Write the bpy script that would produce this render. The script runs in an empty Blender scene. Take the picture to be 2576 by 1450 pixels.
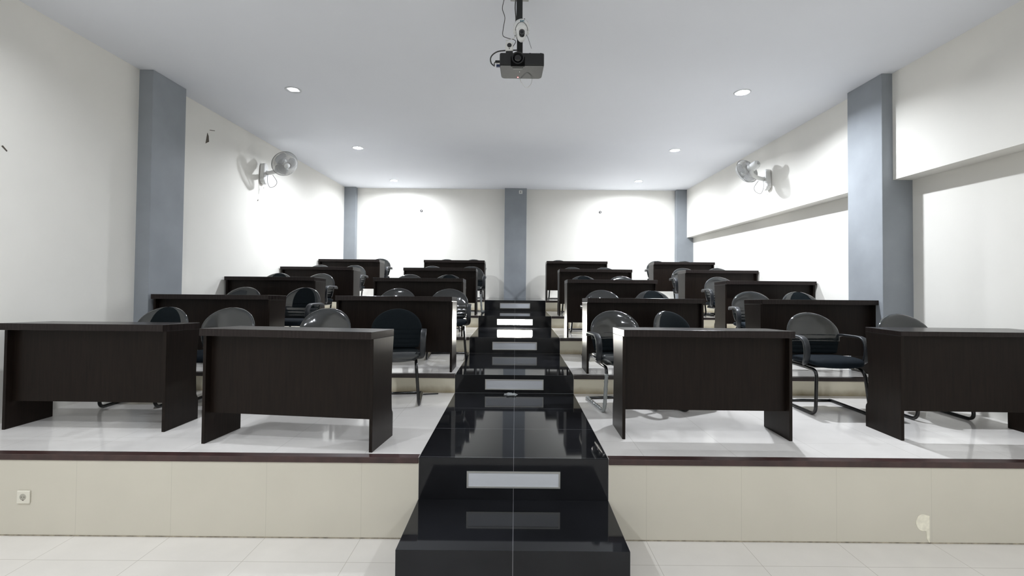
import bpy, bmesh, math, random
from mathutils import Vector, Matrix, Quaternion
R = math.radians
random.seed(4)
scn = bpy.context.scene

# ------------------------------------------------------------------ camera
IMG_W, IMG_H, FPX = 2576.0, 1450.0, 1204.0
cam_d = bpy.data.cameras.new('camera')
cam = bpy.data.objects.new('camera', cam_d)
scn.collection.objects.link(cam)
cam_d.sensor_fit = 'HORIZONTAL'
cam_d.sensor_width = 36.0
cam_d.lens = 36.0 * FPX / IMG_W
cam_d.shift_x = -0.00319
cam_d.shift_y = -0.01328
cam_d.clip_start = 0.05
cam_d.clip_end = 60
_p, _r = R(1.2), R(0.5)
_f = Vector((0, math.cos(_p), math.sin(_p)))
_u = Vector((0, -math.sin(_p), math.cos(_p)))
_x = Vector((1, 0, 0))
_x2 = math.cos(_r) * _x + math.sin(_r) * _u
_u2 = -math.sin(_r) * _x + math.cos(_r) * _u
cam.matrix_world = Matrix(((_x2.x, _u2.x, -_f.x, 0.0), (_x2.y, _u2.y, -_f.y, 0.0), (_x2.z, _u2.z, -_f.z, 1.61), (0, 0, 0, 1)))
scn.camera = cam

# ------------------------------------------------------------------ world, exposure, light levels
w = bpy.data.worlds.new('world')
scn.world = w
w.use_nodes = True
w.node_tree.nodes['Background'].inputs[0].default_value = (0.9, 0.95, 1.0, 1)
w.node_tree.nodes['Background'].inputs[1].default_value = 0.15
scn.view_settings.view_transform = 'Standard'
scn.view_settings.look = 'None'
scn.view_settings.gamma = 1.0
scn.view_settings.use_curve_mapping = False
scn.view_settings.exposure = 0.90
LAMP_W = 78.0            # each ceiling downlight
LAMP_COL = (0.91, 0.955, 1.02)
STEP_EMIT = 105.0          # the one step light that is switched on
BULB_EMIT = 40.0

# ------------------------------------------------------------------ room numbers
CEIL = 3.815
YB = 11.05                # back wall
YF = -3.6                 # front wall behind the camera
TY = [3.05, 4.86, 6.37, 7.88, 9.42]       # riser of each tier
TZ = [0.51, 0.693, 0.90, 1.09, 1.297]     # floor of each tier
TE = TY[1:] + [YB]
AISLE = 0.60
def wall_l(y): return -3.93
def wall_r(y): return 3.86 + 0.009 * (y - 4.87)
def wall_rl(y): return 4.06
LEDGE = 2.715
LAMPS_ON = [(2.56, 5.39), (2.575, 7.73), (2.585, 10.06), (-2.58, 7.75), (-2.61, 10.2), (2.56, 3.05), (-2.56, 3.05), (2.56, 0.7), (-2.56, 0.7), (2.56, -1.6), (-2.56, -1.6)]
LAMP_RECESS = [0.022, 0.016, 0.006, 0.018, 0.006] + [0.024] * 6     # how deep each bulb sits in its can
LAMP_GAIN = [0.80, 0.68, 0.50, 0.58, 0.46, 0.05, 0.22, 0.26, 0.42, 0.40, 0.40]
LAMP_DIM = (-2.556, 5.43)

# ------------------------------------------------------------------ materials
def new_mat(name):
    m = bpy.data.materials.new(name)
    m.use_nodes = True
    return m, m.node_tree.nodes, m.node_tree.links, m.node_tree.nodes['Principled BSDF']

def plain(name, col, rough=0.6, spec=0.5, coat=0.0, metal=0.0, noise=0.0, nscale=8.0, bump=0.0, bscale=200.0):
    m, n, l, b = new_mat(name)
    b.inputs['Base Color'].default_value = (*col, 1)
    b.inputs['Roughness'].default_value = rough
    b.inputs['Specular IOR Level'].default_value = spec
    b.inputs['Coat Weight'].default_value = coat
    b.inputs['Coat Roughness'].default_value = 0.12
    b.inputs['Metallic'].default_value = metal
    if noise or bump:
        tc = n.new('ShaderNodeTexCoord')
    if noise:
        t = n.new('ShaderNodeTexNoise'); t.inputs['Scale'].default_value = nscale; t.inputs['Detail'].default_value = 5
        l.new(tc.outputs['Object'], t.inputs['Vector'])
        r = n.new('ShaderNodeMapRange'); r.inputs[1].default_value = 0.3; r.inputs[2].default_value = 0.7
        r.inputs[3].default_value = 1 - noise; r.inputs[4].default_value = 1 + noise
        l.new(t.outputs['Fac'], r.inputs[0])
        x = n.new('ShaderNodeVectorMath'); x.operation = 'SCALE'; x.inputs[0].default_value = col
        l.new(r.outputs[0], x.inputs['Scale']); l.new(x.outputs[0], b.inputs['Base Color'])
    if bump:
        t2 = n.new('ShaderNodeTexNoise'); t2.inputs['Scale'].default_value = bscale; t2.inputs['Detail'].default_value = 3
        l.new(tc.outputs['Object'], t2.inputs['Vector'])
        bp = n.new('ShaderNodeBump'); bp.inputs['Strength'].default_value = bump; bp.inputs['Distance'].default_value = 0.002
        l.new(t2.outputs['Fac'], bp.inputs['Height']); l.new(bp.outputs[0], b.inputs['Normal'])
    return m

def mth(n, l, op, a, b=None):
    x = n.new('ShaderNodeMath'); x.operation = op
    for i, v in enumerate((a, b)):
        if v is None: continue
        if isinstance(v, (int, float)): x.inputs[i].default_value = v
        else: l.new(v, x.inputs[i])
    return x.outputs[0]

def joint_mask(n, l, comp, size, off, width):
    """1 on the joint lines of a tile grid along one axis"""
    a = mth(n, l, 'SUBTRACT', comp, off)
    a = mth(n, l, 'FLOORED_MODULO', a, size)
    a = mth(n, l, 'SUBTRACT', a, size / 2)
    a = mth(n, l, 'ABSOLUTE', a)
    return mth(n, l, 'GREATER_THAN', a, size / 2 - width / 2)

def tile(name, col, grout, rough, axes, width=0.003, noise=0.03, spec=0.5, nscale=3.0):
    """axes: list of (axis index, size, offset)"""
    m, n, l, b = new_mat(name)
    g = n.new('ShaderNodeNewGeometry')
    s = n.new('ShaderNodeSeparateXYZ'); l.new(g.outputs['Position'], s.inputs[0])
    f = None
    for ax, size, off in axes:
        k = joint_mask(n, l, s.outputs[ax], size, off, width)
        f = k if f is None else mth(n, l, 'MAXIMUM', f, k)
    t = n.new('ShaderNodeTexNoise'); t.inputs['Scale'].default_value = nscale; t.inputs['Detail'].default_value = 6
    l.new(g.outputs['Position'], t.inputs['Vector'])
    r = n.new('ShaderNodeMapRange'); r.inputs[1].default_value = 0.3; r.inputs[2].default_value = 0.7
    r.inputs[3].default_value = 1 - noise; r.inputs[4].default_value = 1 + noise
    l.new(t.outputs['Fac'], r.inputs[0])
    x = n.new('ShaderNodeVectorMath'); x.operation = 'SCALE'; x.inputs[0].default_value = col
    l.new(r.outputs[0], x.inputs['Scale'])
    mx = n.new('ShaderNodeMix'); mx.data_type = 'RGBA'
    l.new(f, mx.inputs['Factor']); l.new(x.outputs[0], mx.inputs['A']); mx.inputs['B'].default_value = (*grout, 1)
    l.new(mx.outputs['Result'], b.inputs['Base Color'])
    b.inputs['Roughness'].default_value = rough
    b.inputs['Specular IOR Level'].default_value = spec
    return m

def wood(name, col, rough):
    m, n, l, b = new_mat(name)
    tc = n.new('ShaderNodeTexCoord')
    mp = n.new('ShaderNodeMapping'); mp.inputs['Scale'].default_value = (30, 30, 1.6)
    l.new(tc.outputs['Object'], mp.inputs[0])
    t = n.new('ShaderNodeTexNoise'); t.inputs['Scale'].default_value = 2.5; t.inputs['Detail'].default_value = 8
    t.inputs['Roughness'].default_value = 0.65
    l.new(mp.outputs[0], t.inputs['Vector'])
    r = n.new('ShaderNodeMapRange'); r.inputs[1].default_value = 0.3; r.inputs[2].default_value = 0.7
    r.inputs[3].default_value = 0.65; r.inputs[4].default_value = 1.4
    l.new(t.outputs['Fac'], r.inputs[0])
    x = n.new('ShaderNodeVectorMath'); x.operation = 'SCALE'; x.inputs[0].default_value = col
    l.new(r.outputs[0], x.inputs['Scale']); l.new(x.outputs[0], b.inputs['Base Color'])
    b.inputs['Roughness'].default_value = rough
    b.inputs['Specular IOR Level'].default_value = 0.15
    return m

def emit(name, col, st):
    m, n, l, b = new_mat(name)
    b.inputs['Base Color'].default_value = (0.9, 0.9, 0.9, 1)
    b.inputs['Emission Color'].default_value = (*col, 1)
    b.inputs['Emission Strength'].default_value = st
    return m

def film(name, haze, gloss, rough, crinkle):
    """clear plastic wrapping: mostly see-through, a little haze, a sharp sheen"""
    m, n, l, b = new_mat(name)
    n.remove(b)
    out = n['Material Output']
    tr = n.new('ShaderNodeBsdfTransparent'); tr.inputs[0].default_value = (0.97, 0.98, 0.98, 1)
    df = n.new('ShaderNodeBsdfDiffuse'); df.inputs[0].default_value = (0.62, 0.66, 0.66, 1)
    gl = n.new('ShaderNodeBsdfGlossy'); gl.inputs['Roughness'].default_value = rough
    gl.inputs['Color'].default_value = (1, 1, 1, 1)
    m1 = n.new('ShaderNodeMixShader'); m1.inputs[0].default_value = haze
    l.new(tr.outputs[0], m1.inputs[1]); l.new(df.outputs[0], m1.inputs[2])
    fr = n.new('ShaderNodeFresnel'); fr.inputs[0].default_value = 1.5
    k = mth(n, l, 'MULTIPLY', fr.outputs[0], gloss)
    k = mth(n, l, 'MINIMUM', k, 1.0)
    m2 = n.new('ShaderNodeMixShader'); l.new(k, m2.inputs[0])
    l.new(m1.outputs[0], m2.inputs[1]); l.new(gl.outputs[0], m2.inputs[2])
    if crinkle:
        tc = n.new('ShaderNodeTexCoord')
        t = n.new('ShaderNodeTexNoise'); t.inputs['Scale'].default_value = 9; t.inputs['Detail'].default_value = 2
        l.new(tc.outputs['Object'], t.inputs['Vector'])
        bp = n.new('ShaderNodeBump'); bp.inputs['Strength'].default_value = crinkle; bp.inputs['Distance'].default_value = 0.01
        l.new(t.outputs['Fac'], bp.inputs['Height'])
        l.new(bp.outputs[0], gl.inputs['Normal'])
    l.new(m2.outputs[0], out.inputs[0])
    return m

def riser_paint():
    """cream paint with brown dirt worn along the foot of each riser"""
    m, n, l, b = new_mat('riser_paint')
    g = n.new('ShaderNodeTexCoord')
    s = n.new('ShaderNodeSeparateXYZ'); l.new(g.outputs['Object'], s.inputs[0])
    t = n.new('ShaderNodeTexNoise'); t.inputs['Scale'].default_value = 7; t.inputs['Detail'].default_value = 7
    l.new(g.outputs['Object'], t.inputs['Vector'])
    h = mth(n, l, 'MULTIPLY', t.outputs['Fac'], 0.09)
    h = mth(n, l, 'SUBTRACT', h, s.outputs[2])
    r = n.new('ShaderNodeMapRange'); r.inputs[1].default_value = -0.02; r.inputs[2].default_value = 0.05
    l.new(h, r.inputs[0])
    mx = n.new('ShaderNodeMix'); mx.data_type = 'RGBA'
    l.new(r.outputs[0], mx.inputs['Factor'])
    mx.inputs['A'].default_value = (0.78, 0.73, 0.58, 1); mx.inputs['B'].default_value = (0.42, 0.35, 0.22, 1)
    l.new(mx.outputs['Result'], b.inputs['Base Color'])
    b.inputs['Roughness'].default_value = 0.6
    return m

M = {}
M['wall'] = plain('wall_paint', (0.85, 0.832, 0.78), 0.75, 0.25, noise=0.02, nscale=1.5, bump=0.15, bscale=60)
M['ceiling'] = plain('ceiling_paint', (0.86, 0.88, 0.925), 0.9, 0.2, noise=0.01, nscale=1.0)
M['column'] = plain('column_paint', (0.290, 0.312, 0.335), 0.6, 0.3, noise=0.10, nscale=2.2)
M['floor'] = tile('floor_tile', (0.76, 0.735, 0.705), (0.57, 0.55, 0.515), 0.09, [(0, 0.6, 0.24), (1, 0.6, 2.79 - 0.6 * 10)], 0.003, 0.04)
M['front_floor'] = tile('front_floor_tile', (0.69, 0.66, 0.615), (0.44, 0.41, 0.36), 0.09, [(0, 0.6, 0.24), (1, 0.6, 2.79 - 0.6 * 10)], 0.003, 0.04)
M['grime'] = plain('grime', (0.33, 0.29, 0.22), 0.9, noise=0.5, nscale=25)
M['socket_white'] = plain('socket_white', (0.76, 0.73, 0.63), 0.4)
M['black'] = tile('black_granite', (0.012, 0.0125, 0.0145), (0.16, 0.16, 0.17), 0.07, [(0, 0.6, 0.0)], 0.0035, 0.4, 0.28, 1.5)
M['black_tread'] = tile('black_granite_tread', (0.012, 0.0125, 0.0145), (0.13, 0.13, 0.14), 0.05, [(0, 0.6, 0.0), (1, 0.6, 3.065)], 0.0035, 0.4, 0.28, 1.5)
M['riser_tile'] = tile('riser_tile', (0.64, 0.605, 0.515), (0.55, 0.52, 0.44), 0.3, [(0, 0.6, 0.24)], 0.003, 0.02)
M['riser'] = riser_paint()
M['nosing'] = plain('nosing_tile', (0.045, 0.021, 0.019), 0.3, 0.5, noise=0.3, nscale=14)
M['nosing_dark'] = plain('nosing_tile_dark', (0.032, 0.023, 0.021), 0.3, 0.5, noise=0.3, nscale=14)
M['wood'] = wood('dark_laminate', (0.0105, 0.0070, 0.0053), 0.36)
M['wood_top'] = wood('dark_laminate_top', (0.020, 0.0155, 0.0145), 0.22)
M['fabric'] = plain('navy_fabric', (0.0042, 0.0072, 0.0092), 0.85, 0.15, noise=0.15, nscale=60, bump=0.12, bscale=500)
M['seat'] = plain('navy_seat_fabric', (0.0046, 0.0085, 0.013), 0.8, 0.15, noise=0.15, nscale=60, bump=0.12, bscale=500)
M['shell'] = plain('chair_shell', (0.010, 0.011, 0.012), 0.5)
M['arm'] = plain('arm_plastic', (0.016, 0.0185, 0.022), 0.38, 0.5)
M['tube'] = plain('black_tube', (0.008, 0.008, 0.009), 0.22, 0.6)
M['film'] = film('clear_film', 0.026, 1.6, 0.08, 0.25)
M['film_wrap'] = film('clear_film_wrap', 0.4, 1.6, 0.15, 1.0)
M['alu'] = plain('aluminium', (0.62, 0.62, 0.60), 0.35, 0.5, metal=0.7)
M['diffuser'] = plain('diffuser', (0.62, 0.64, 0.68), 0.45, 0.4)
M['diffuser_on'] = emit('diffuser_lit', (1.0, 0.98, 0.90), STEP_EMIT)
M['chrome'] = plain('lamp_reflector', (0.75, 0.75, 0.75), 0.4)
M['trim_white'] = plain('lamp_trim', (0.60, 0.62, 0.64), 0.4)
M['bulb'] = emit('bulb_lit', (0.95, 0.98, 1.0), BULB_EMIT)
M['bulb_dim'] = emit('bulb_dim', (1.0, 1.0, 1.0), 1.6)
M['white_pl'] = plain('white_plastic', (0.72, 0.72, 0.70), 0.35, 0.5)
M['white_gl'] = plain('white_gloss_plastic', (0.78, 0.79, 0.78), 0.2, 0.5)
M['fan_grey'] = plain('fan_wire', (0.48, 0.48, 0.47), 0.35, 0.5)
M['cord'] = plain('cord_dark', (0.05, 0.05, 0.05), 0.5)
M['black_pl'] = plain('black_plastic', (0.010, 0.0105, 0.011), 0.35)
M['grey_pl'] = plain('grey_plastic', (0.040, 0.043, 0.045), 0.5, noise=0.1, nscale=40)
M['black_gl'] = plain('black_glass', (0.004, 0.004, 0.005), 0.05, 0.7)
M['led_red'] = emit('led_red', (1.0, 0.08, 0.08), 6.0)
M['led_white'] = emit('led_white', (1, 1, 1), 1.0)
M['logo_grey'] = plain('logo_grey', (0.25, 0.25, 0.25), 0.4)
M['logo_blue'] = plain('logo_blue', (0.03, 0.20, 0.28), 0.4)
M['blue_pl'] = plain('blue_plug', (0.015, 0.03, 0.10), 0.4)
M['dark_mark'] = plain('dark_mark', (0.10, 0.085, 0.065), 0.8)
M['patch'] = plain('bare_plaster', (0.88, 0.84, 0.70), 0.8, noise=0.12, nscale=30)
def blade_mat():
    m, n, l, b = new_mat('fan_blade')
    b.inputs['Base Color'].default_value = (0.62, 0.63, 0.64, 1)
    b.inputs['Roughness'].default_value = 0.25
    b.inputs['Transmission Weight'].default_value = 0.0
    b.inputs['Alpha'].default_value = 0.45
    return m
M['blade'] = blade_mat()

# ------------------------------------------------------------------ mesh helpers
def link(o, parent=None):
    scn.collection.objects.link(o)
    if parent is not None: o.parent = parent
    return o

def obj(name, bm, mat, parent=None, smooth=False, bevel=0.0, segs=2, angle=35):
    me = bpy.data.meshes.new(name)
    bmesh.ops.recalc_face_normals(bm, faces=bm.faces[:])
    bm.to_mesh(me); bm.free()
    for m in (mat if isinstance(mat, (list, tuple)) else [mat]): me.materials.append(m)
    if smooth:
        for p in me.polygons: p.use_smooth = True
    o = link(bpy.data.objects.new(name, me), parent)
    if bevel:
        md = o.modifiers.new('bevel', 'BEVEL'); md.width = bevel; md.segments = segs
        md.limit_method = 'ANGLE'; md.angle_limit = R(angle)
    return o

def empty(name, loc, rz=0.0):
    o = bpy.data.objects.new(name, None)
    o.location = loc; o.rotation_euler = (0, 0, rz); o.empty_display_size = 0.1
    return link(o)

def tag(o, label=None, cat=None, group=None, kind=None):
    if label: o['label'] = label
    if cat: o['category'] = cat
    if group: o['group'] = group
    if kind: o['kind'] = kind
    return o

def box(bm, x0, x1, y0, y1, z0, z1, mi=0):
    vs = [bm.verts.new(c) for c in ((x0, y0, z0), (x1, y0, z0), (x1, y1, z0), (x0, y1, z0), (x0, y0, z1), (x1, y0, z1), (x1, y1, z1), (x0, y1, z1))]
    fs = []
    for q in ((0, 3, 2, 1), (4, 5, 6, 7), (0, 1, 5, 4), (1, 2, 6, 5), (2, 3, 7, 6), (3, 0, 4, 7)):
        f = bm.faces.new([vs[i] for i in q]); f.material_index = mi; fs.append(f)
    return fs

def prism_x(bm, pts, x0, x1, mi=0):
    """outline in (y,z), extruded along x"""
    a = [bm.verts.new((x0, y, z)) for y, z in pts]; b = [bm.verts.new((x1, y, z)) for y, z in pts]
    bm.faces.new(a[::-1]).material_index = mi; bm.faces.new(b).material_index = mi
    for i in range(len(pts)):
        j = (i + 1) % len(pts)
        bm.faces.new((a[i], a[j], b[j], b[i])).material_index = mi

def prism_z(bm, pts, z0, z1, mi=0):
    a = [bm.verts.new((x, y, z0)) for x, y in pts]; b = [bm.verts.new((x, y, z1)) for x, y in pts]
    bm.faces.new(a[::-1]).material_index = mi; bm.faces.new(b).material_index = mi
    for i in range(len(pts)):
        j = (i + 1) % len(pts)
        bm.faces.new((a[i], a[j], b[j], b[i])).material_index = mi

def prism_y(bm, pts, y0, y1, mi=0):
    a = [bm.verts.new((x, y0, z)) for x, z in pts]; b = [bm.verts.new((x, y1, z)) for x, z in pts]
    bm.faces.new(a).material_index = mi; bm.faces.new(b[::-1]).material_index = mi
    for i in range(len(pts)):
        j = (i + 1) % len(pts)
        bm.faces.new((a[j], a[i], b[i], b[j])).material_index = mi

def fillet(pts, r, n=6):
    pts = [Vector(p) for p in pts]
    out = [pts[0]]
    for i in range(1, len(pts) - 1):
        a, b, c = pts[i - 1], pts[i], pts[i + 1]
        d1 = (a - b); d2 = (c - b)
        rr = min(r, d1.length * 0.48, d2.length * 0.48)
        p, q = b + d1.normalized() * rr, b + d2.normalized() * rr
        for k in range(n + 1):
            t = k / n
            out.append((1 - t) ** 2 * p + 2 * t * (1 - t) * b + t * t * q)
    out.append(pts[-1])
    return out

def catmull(pts, n=6, closed=False):
    pts = [Vector(p) for p in pts]
    m = len(pts); out = []
    for i in range(m if closed else m - 1):
        if closed: p = [pts[(i + k - 1) % m] for k in range(4)]
        else: p = [pts[max(0, i - 1)], pts[i], pts[i + 1], pts[min(m - 1, i + 2)]]
        for k in range(n):
            t = k / n
            out.append(0.5 * ((2 * p[1]) + (p[2] - p[0]) * t + (2 * p[0] - 5 * p[1] + 4 * p[2] - p[3]) * t * t + (3 * p[1] - p[0] - 3 * p[2] + p[3]) * t ** 3))
    if not closed: out.append(pts[-1])
    return out

def sweep(bm, path, prof, closed=False, up=Vector((1, 0, 0)), cap=True, mi=0, scale=None):
    """profile (a,b): a along the side vector, b along the normal"""
    n = len(path); rings = []
    prev = None
    for i, p in enumerate(path):
        if closed: t = path[(i + 1) % n] - path[i - 1]
        else: t = path[min(n - 1, i + 1)] - path[max(0, i - 1)]
        t.normalize()
        side = up if prev is None else prev
        side = side - t * side.dot(t)
        if side.length < 1e-5: side = t.orthogonal()
        side.normalize(); prev = side
        nor = t.cross(side)
        s = 1.0 if scale is None else scale(i / max(1, n - 1))
        rings.append([bm.verts.new(p + side * a * s + nor * b * s) for a, b in prof])
    m = len(prof)
    for i in range(n if closed else n - 1):
        r0, r1 = rings[i], rings[(i + 1) % n]
        for j in range(m):
            k = (j + 1) % m
            bm.faces.new((r0[j], r0[k], r1[k], r1[j])).material_index = mi
    if cap and not closed:
        bm.faces.new(rings[0][::-1]).material_index = mi; bm.faces.new(rings[-1]).material_index = mi

def tube(bm, path, r, sides=10, closed=False, mi=0, up=Vector((1, 0, 0)), scale=None):
    prof = [(r * math.cos(2 * math.pi * k / sides), r * math.sin(2 * math.pi * k / sides)) for k in range(sides)]
    sweep(bm, [Vector(p) for p in path], prof, closed, up, True, mi, scale)

def loft(bm, rings, cap=True, mi=0, mask=None):
    vs = [[bm.verts.new(p) for p in r] for r in rings]
    m = len(rings[0])
    for i in range(len(vs) - 1):
        for j in range(m):
            k = (j + 1) % m
            if mask and not mask(i, j): continue
            bm.faces.new((vs[i][j], vs[i][k], vs[i + 1][k], vs[i + 1][j])).material_index = mi
    if cap:
        bm.faces.new(vs[0][::-1]).material_index = mi; bm.faces.new(vs[-1]).material_index = mi
    if mask:
        for v in [v for v in bm.verts if not v.link_faces]: bm.verts.remove(v)

def lathe(bm, prof, n=32, mi=0, mat=None, cap=True):
    """profile of (radius, z); mat places it"""
    mat = mat or Matrix()
    rings = [[mat @ Vector((max(r, 1e-5) * math.cos(2 * math.pi * k / n), max(r, 1e-5) * math.sin(2 * math.pi * k / n), z)) for k in range(n)] for r, z in prof]
    loft(bm, rings, cap, mi)

def superellipse(a, b, n=24, e=3.0):
    out = []
    for k in range(n):
        t = 2 * math.pi * k / n
        c, s = math.cos(t), math.sin(t)
        out.append((a * math.copysign(abs(c) ** (2 / e), c), b * math.copysign(abs(s) ** (2 / e), s)))
    return out

def copy_tree(o, parent=None):
    c = o.copy(); scn.collection.objects.link(c); c.parent = parent
    for ch in list(o.children): copy_tree(ch, c)
    return c

def struct(name, bm, mat, **k):
    return tag(obj(name, bm, mat, **k), kind='structure')

# ------------------------------------------------------------------ room shell
# floor in front of the tiers
bm = bmesh.new(); box(bm, -4.3, 4.3, YF, TY[0] + 0.05, -0.12, 0.0)
struct('floor', bm, M['front_floor'])
# dirty joint where the front riser meets the floor
for k, (xa, xb) in enumerate(((-3.93, -AISLE - 0.001), (AISLE + 0.001, 4.06))):
    bm = bmesh.new(); box(bm, xa, xb, TY[0] - 0.003, TY[0], 0.0, 0.006)
    struct('trim_%d' % (11 + k), bm, M['grime'])
# tiers: one block left and one right of the black walkway
for i in range(5):
    for sgn in (-1, 1):
        bm = bmesh.new()
        x0, x1 = (-4.3, -AISLE) if sgn < 0 else (AISLE, 4.3)
        fs = box(bm, x0, x1, TY[i], TE[i] + (0.001 if i < 4 else 0.0), 0.0 if i == 0 else TZ[i - 1] - 0.0, TZ[i])
        for f in fs: f.material_index = 0 if f.normal.z > 0.5 or abs(f.calc_center_median().z - TZ[i]) < 1e-4 else 1
        zb = 0.0 if i == 0 else TZ[i - 1]
        for v in bm.verts: v.co.z -= zb
        o = struct('floor_tier', bm, [M['floor'], M['riser_tile'] if i == 0 else M['riser']])
        o.location.z = zb
        # fill under the tier
        bm = bmesh.new()
        nz = bmesh.new()
        xa, xb = (x0, -AISLE - 0.001) if sgn < 0 else (AISLE + 0.001, x1)
        box(nz, xa, xb, TY[i] - 0.008, TY[i] + 0.06, TZ[i] - 0.036, TZ[i] + 0.0015)
        struct('trim_%d' % (1 + 2 * i + (sgn > 0)), nz, M['nosing'] if i == 0 else M['nosing_dark'], bevel=0.004)
        bm.free()
# black granite walkway and steps
bm = bmesh.new()
fs = box(bm, -AISLE, AISLE, 2.47, TY[0], 0.0, 0.25)
for f in fs: f.material_index = 1 if abs(f.calc_center_median().z - 0.25) < 1e-4 else 0
struct('floor_step', bm, [M['black'], M['black_tread']], bevel=0.002)
for i in range(5):
    bm = bmesh.new()
    zb = 0.0 if i == 0 else TZ[i - 1]
    fs = box(bm, -AISLE, AISLE, TY[i], TE[i] + (0.001 if i < 4 else 0.0), zb, TZ[i])
    for f in fs: f.material_index = 1 if abs(f.calc_center_median().z - TZ[i]) < 1e-4 else 0
    struct('floor_walkway', bm, [M['black'], M['black_tread']], bevel=0.002)

# ceiling with the recesses of the downlights left open
HOLE = 0.058
lamps_all = LAMPS_ON + [LAMP_DIM]
xs = sorted(set([-4.4, 4.4] + [round(v, 4) for x, y in lamps_all for v in (x - HOLE, x + HOLE)]))
ys = sorted(set([YF, YB + 0.15] + [round(v, 4) for x, y in lamps_all for v in (y - HOLE, y + HOLE)]))
bm = bmesh.new(); grid = {}
def gv(i, j):
    if (i, j) not in grid: grid[(i, j)] = bm.verts.new((xs[i], ys[j], CEIL))
    return grid[(i, j)]
for i in range(len(xs) - 1):
    for j in range(len(ys) - 1):
        cx, cy = (xs[i] + xs[i + 1]) / 2, (ys[j] + ys[j + 1]) / 2
        if any(abs(cx - x) < HOLE and abs(cy - y) < HOLE for x, y in lamps_all): continue
        bm.faces.new((gv(i, j), gv(i, j + 1), gv(i + 1, j + 1), gv(i + 1, j)))
bmesh.ops.recalc_face_normals(bm, faces=bm.faces[:])
if bm.faces[0].normal.z > 0: bmesh.ops.reverse_faces(bm, faces=bm.faces[:])
me = bpy.data.meshes.new('ceiling'); bm.to_mesh(me); bm.free(); me.materials.append(M['ceiling'])
tag(link(bpy.data.objects.new('ceiling', me)), kind='structure')
bm = bmesh.new(); box(bm, -4.4, 4.4, YF, YB + 0.15, CEIL + 0.12, CEIL + 0.2)
struct('ceiling_slab', bm, M['ceiling'])

# walls
bm = bmesh.new(); prism_z(bm, [(wall_l(YF), YF), (wall_l(YB), YB), (-4.4, YB), (-4.4, YF)], 0, CEIL)
struct('wall_left', bm, M['wall'])
bm = bmesh.new(); prism_z(bm, [(wall_rl(YF), YF), (4.4, YF), (4.4, YB), (wall_rl(YB), YB)], 0, CEIL)
struct('wall_right', bm, M['wall'])
bm = bmesh.new(); prism_z(bm, [(wall_r(YF), YF), (wall_rl(YF) + 0.01, YF), (wall_rl(YB) + 0.01, YB), (wall_r(YB), YB)], LEDGE, CEIL)
struct('wall_right_ledge', bm, M['wall'])
bm = bmesh.new(); box(bm, -4.4, 4.4, YB, YB + 0.15, 0, CEIL)
struct('wall_back', bm, M['wall'])
bm = bmesh.new(); box(bm, -4.4, 4.4, YF - 0.15, YF, 0, CEIL)
struct('wall_front', bm, M['wall'])
# blue-grey columns
def column(name, x0, x1, y0, y1):
    bm = bmesh.new(); box(bm, x0, x1, y0, y1, 0.0, CEIL)
    return struct(name, bm, M['column'], bevel=0.006)
column('column_left', -4.2, -3.785, 4.94, 5.44)
column('column_right', 3.75, 4.2, 4.88, 5.39)
column('column_back_left', -4.2, -3.67, 10.92, YB + 0.05)
column('column_back_middle', -0.256, 0.247, 10.92, YB + 0.05)
column('column_back_right', 3.68, 4.25, 10.92, YB + 0.05)

# marks on the walls
def blot(name, pts, plane, loc, mat, t=0.003):
    bm = bmesh.new()
    if plane == 'x': prism_x(bm, pts, -t, t)
    else: prism_y(bm, pts, -t, t)
    o = struct(name, bm, mat); o.location = loc
    return o
blot('wall_mark', [(-.035, -.06), (.03, -.02), (.02, .05), (-.005, .085)], 'x', (wall_l(6.05), 6.05, 3.42), M['dark_mark'])
blot('wall_mark', [(-.05, -.012), (.06, .012), (.065, .02), (-.03, .0)], 'x', (wall_l(6.13), 6.13, 3.56), M['dark_mark'])
blot('wall_mark', [(-.02, .012), (.02, -.02), (.024, -.012), (-.01, .02)], 'x', (wall_l(3.65), 3.65, 2.62), M['dark_mark'])
blot('wall_mark', [(-.02, -.02), (.015, -.01), (.01, .02)], 'x', (wall_l(7.26), 7.26, 2.86), M['dark_mark'], 0.002)
pp = [(0.045 * math.cos(a) - 0.0, 0.052 * math.sin(a)) for a in [R(d) for d in range(62, 300, 14)]] + [(0.045 * 0.42, -0.055), (0.022, -0.10), (0.040, -0.13), (0.040, 0.042)]
blot('wall_patch', pp, 'y', (2.585, TY[0], 0.13), M['patch'], 0.002)

# ------------------------------------------------------------------ ceiling downlights
def downlight(x, y, lit, label, gain=1.0, rec=0.012):
    t = empty('ceiling_light', (x, y, CEIL))
    tag(t, label, 'ceiling light', 'round ceiling downlights')
    bm = bmesh.new()
    lathe(bm, [(0.072, 0.0), (0.076, -0.006), (0.090, -0.004), (0.093, 0.0005)], 36, cap=False)
    obj('trim_ring', bm, M['trim_white'], t, smooth=True)
    bm = bmesh.new()
    lathe(bm, [(0.072, 0.0), (0.060, 0.05), (0.045, 0.085), (0.02, 0.095), (0.0, 0.096)], 36, cap=False)
    obj('reflector', bm, M['chrome'], t, smooth=True)
    bm = bmesh.new()
    lathe(bm, [(0.0, rec + 0.003), (0.04, rec + 0.005), (0.048, rec + 0.012), (0.044, rec + 0.03), (0.02, 0.07)], 28)
    obj('bulb', bm, M['bulb'] if lit else M['bulb_dim'], t, smooth=True)
    if lit:
        ld = bpy.data.lights.new('downlight', 'AREA')
        ld.shape = 'DISK'; ld.size = 0.115
        ld.energy = LAMP_W * gain; ld.color = LAMP_COL
        lo = link(bpy.data.objects.new('downlight', ld), t); lo.location = (0, 0, rec)
    return t
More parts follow.
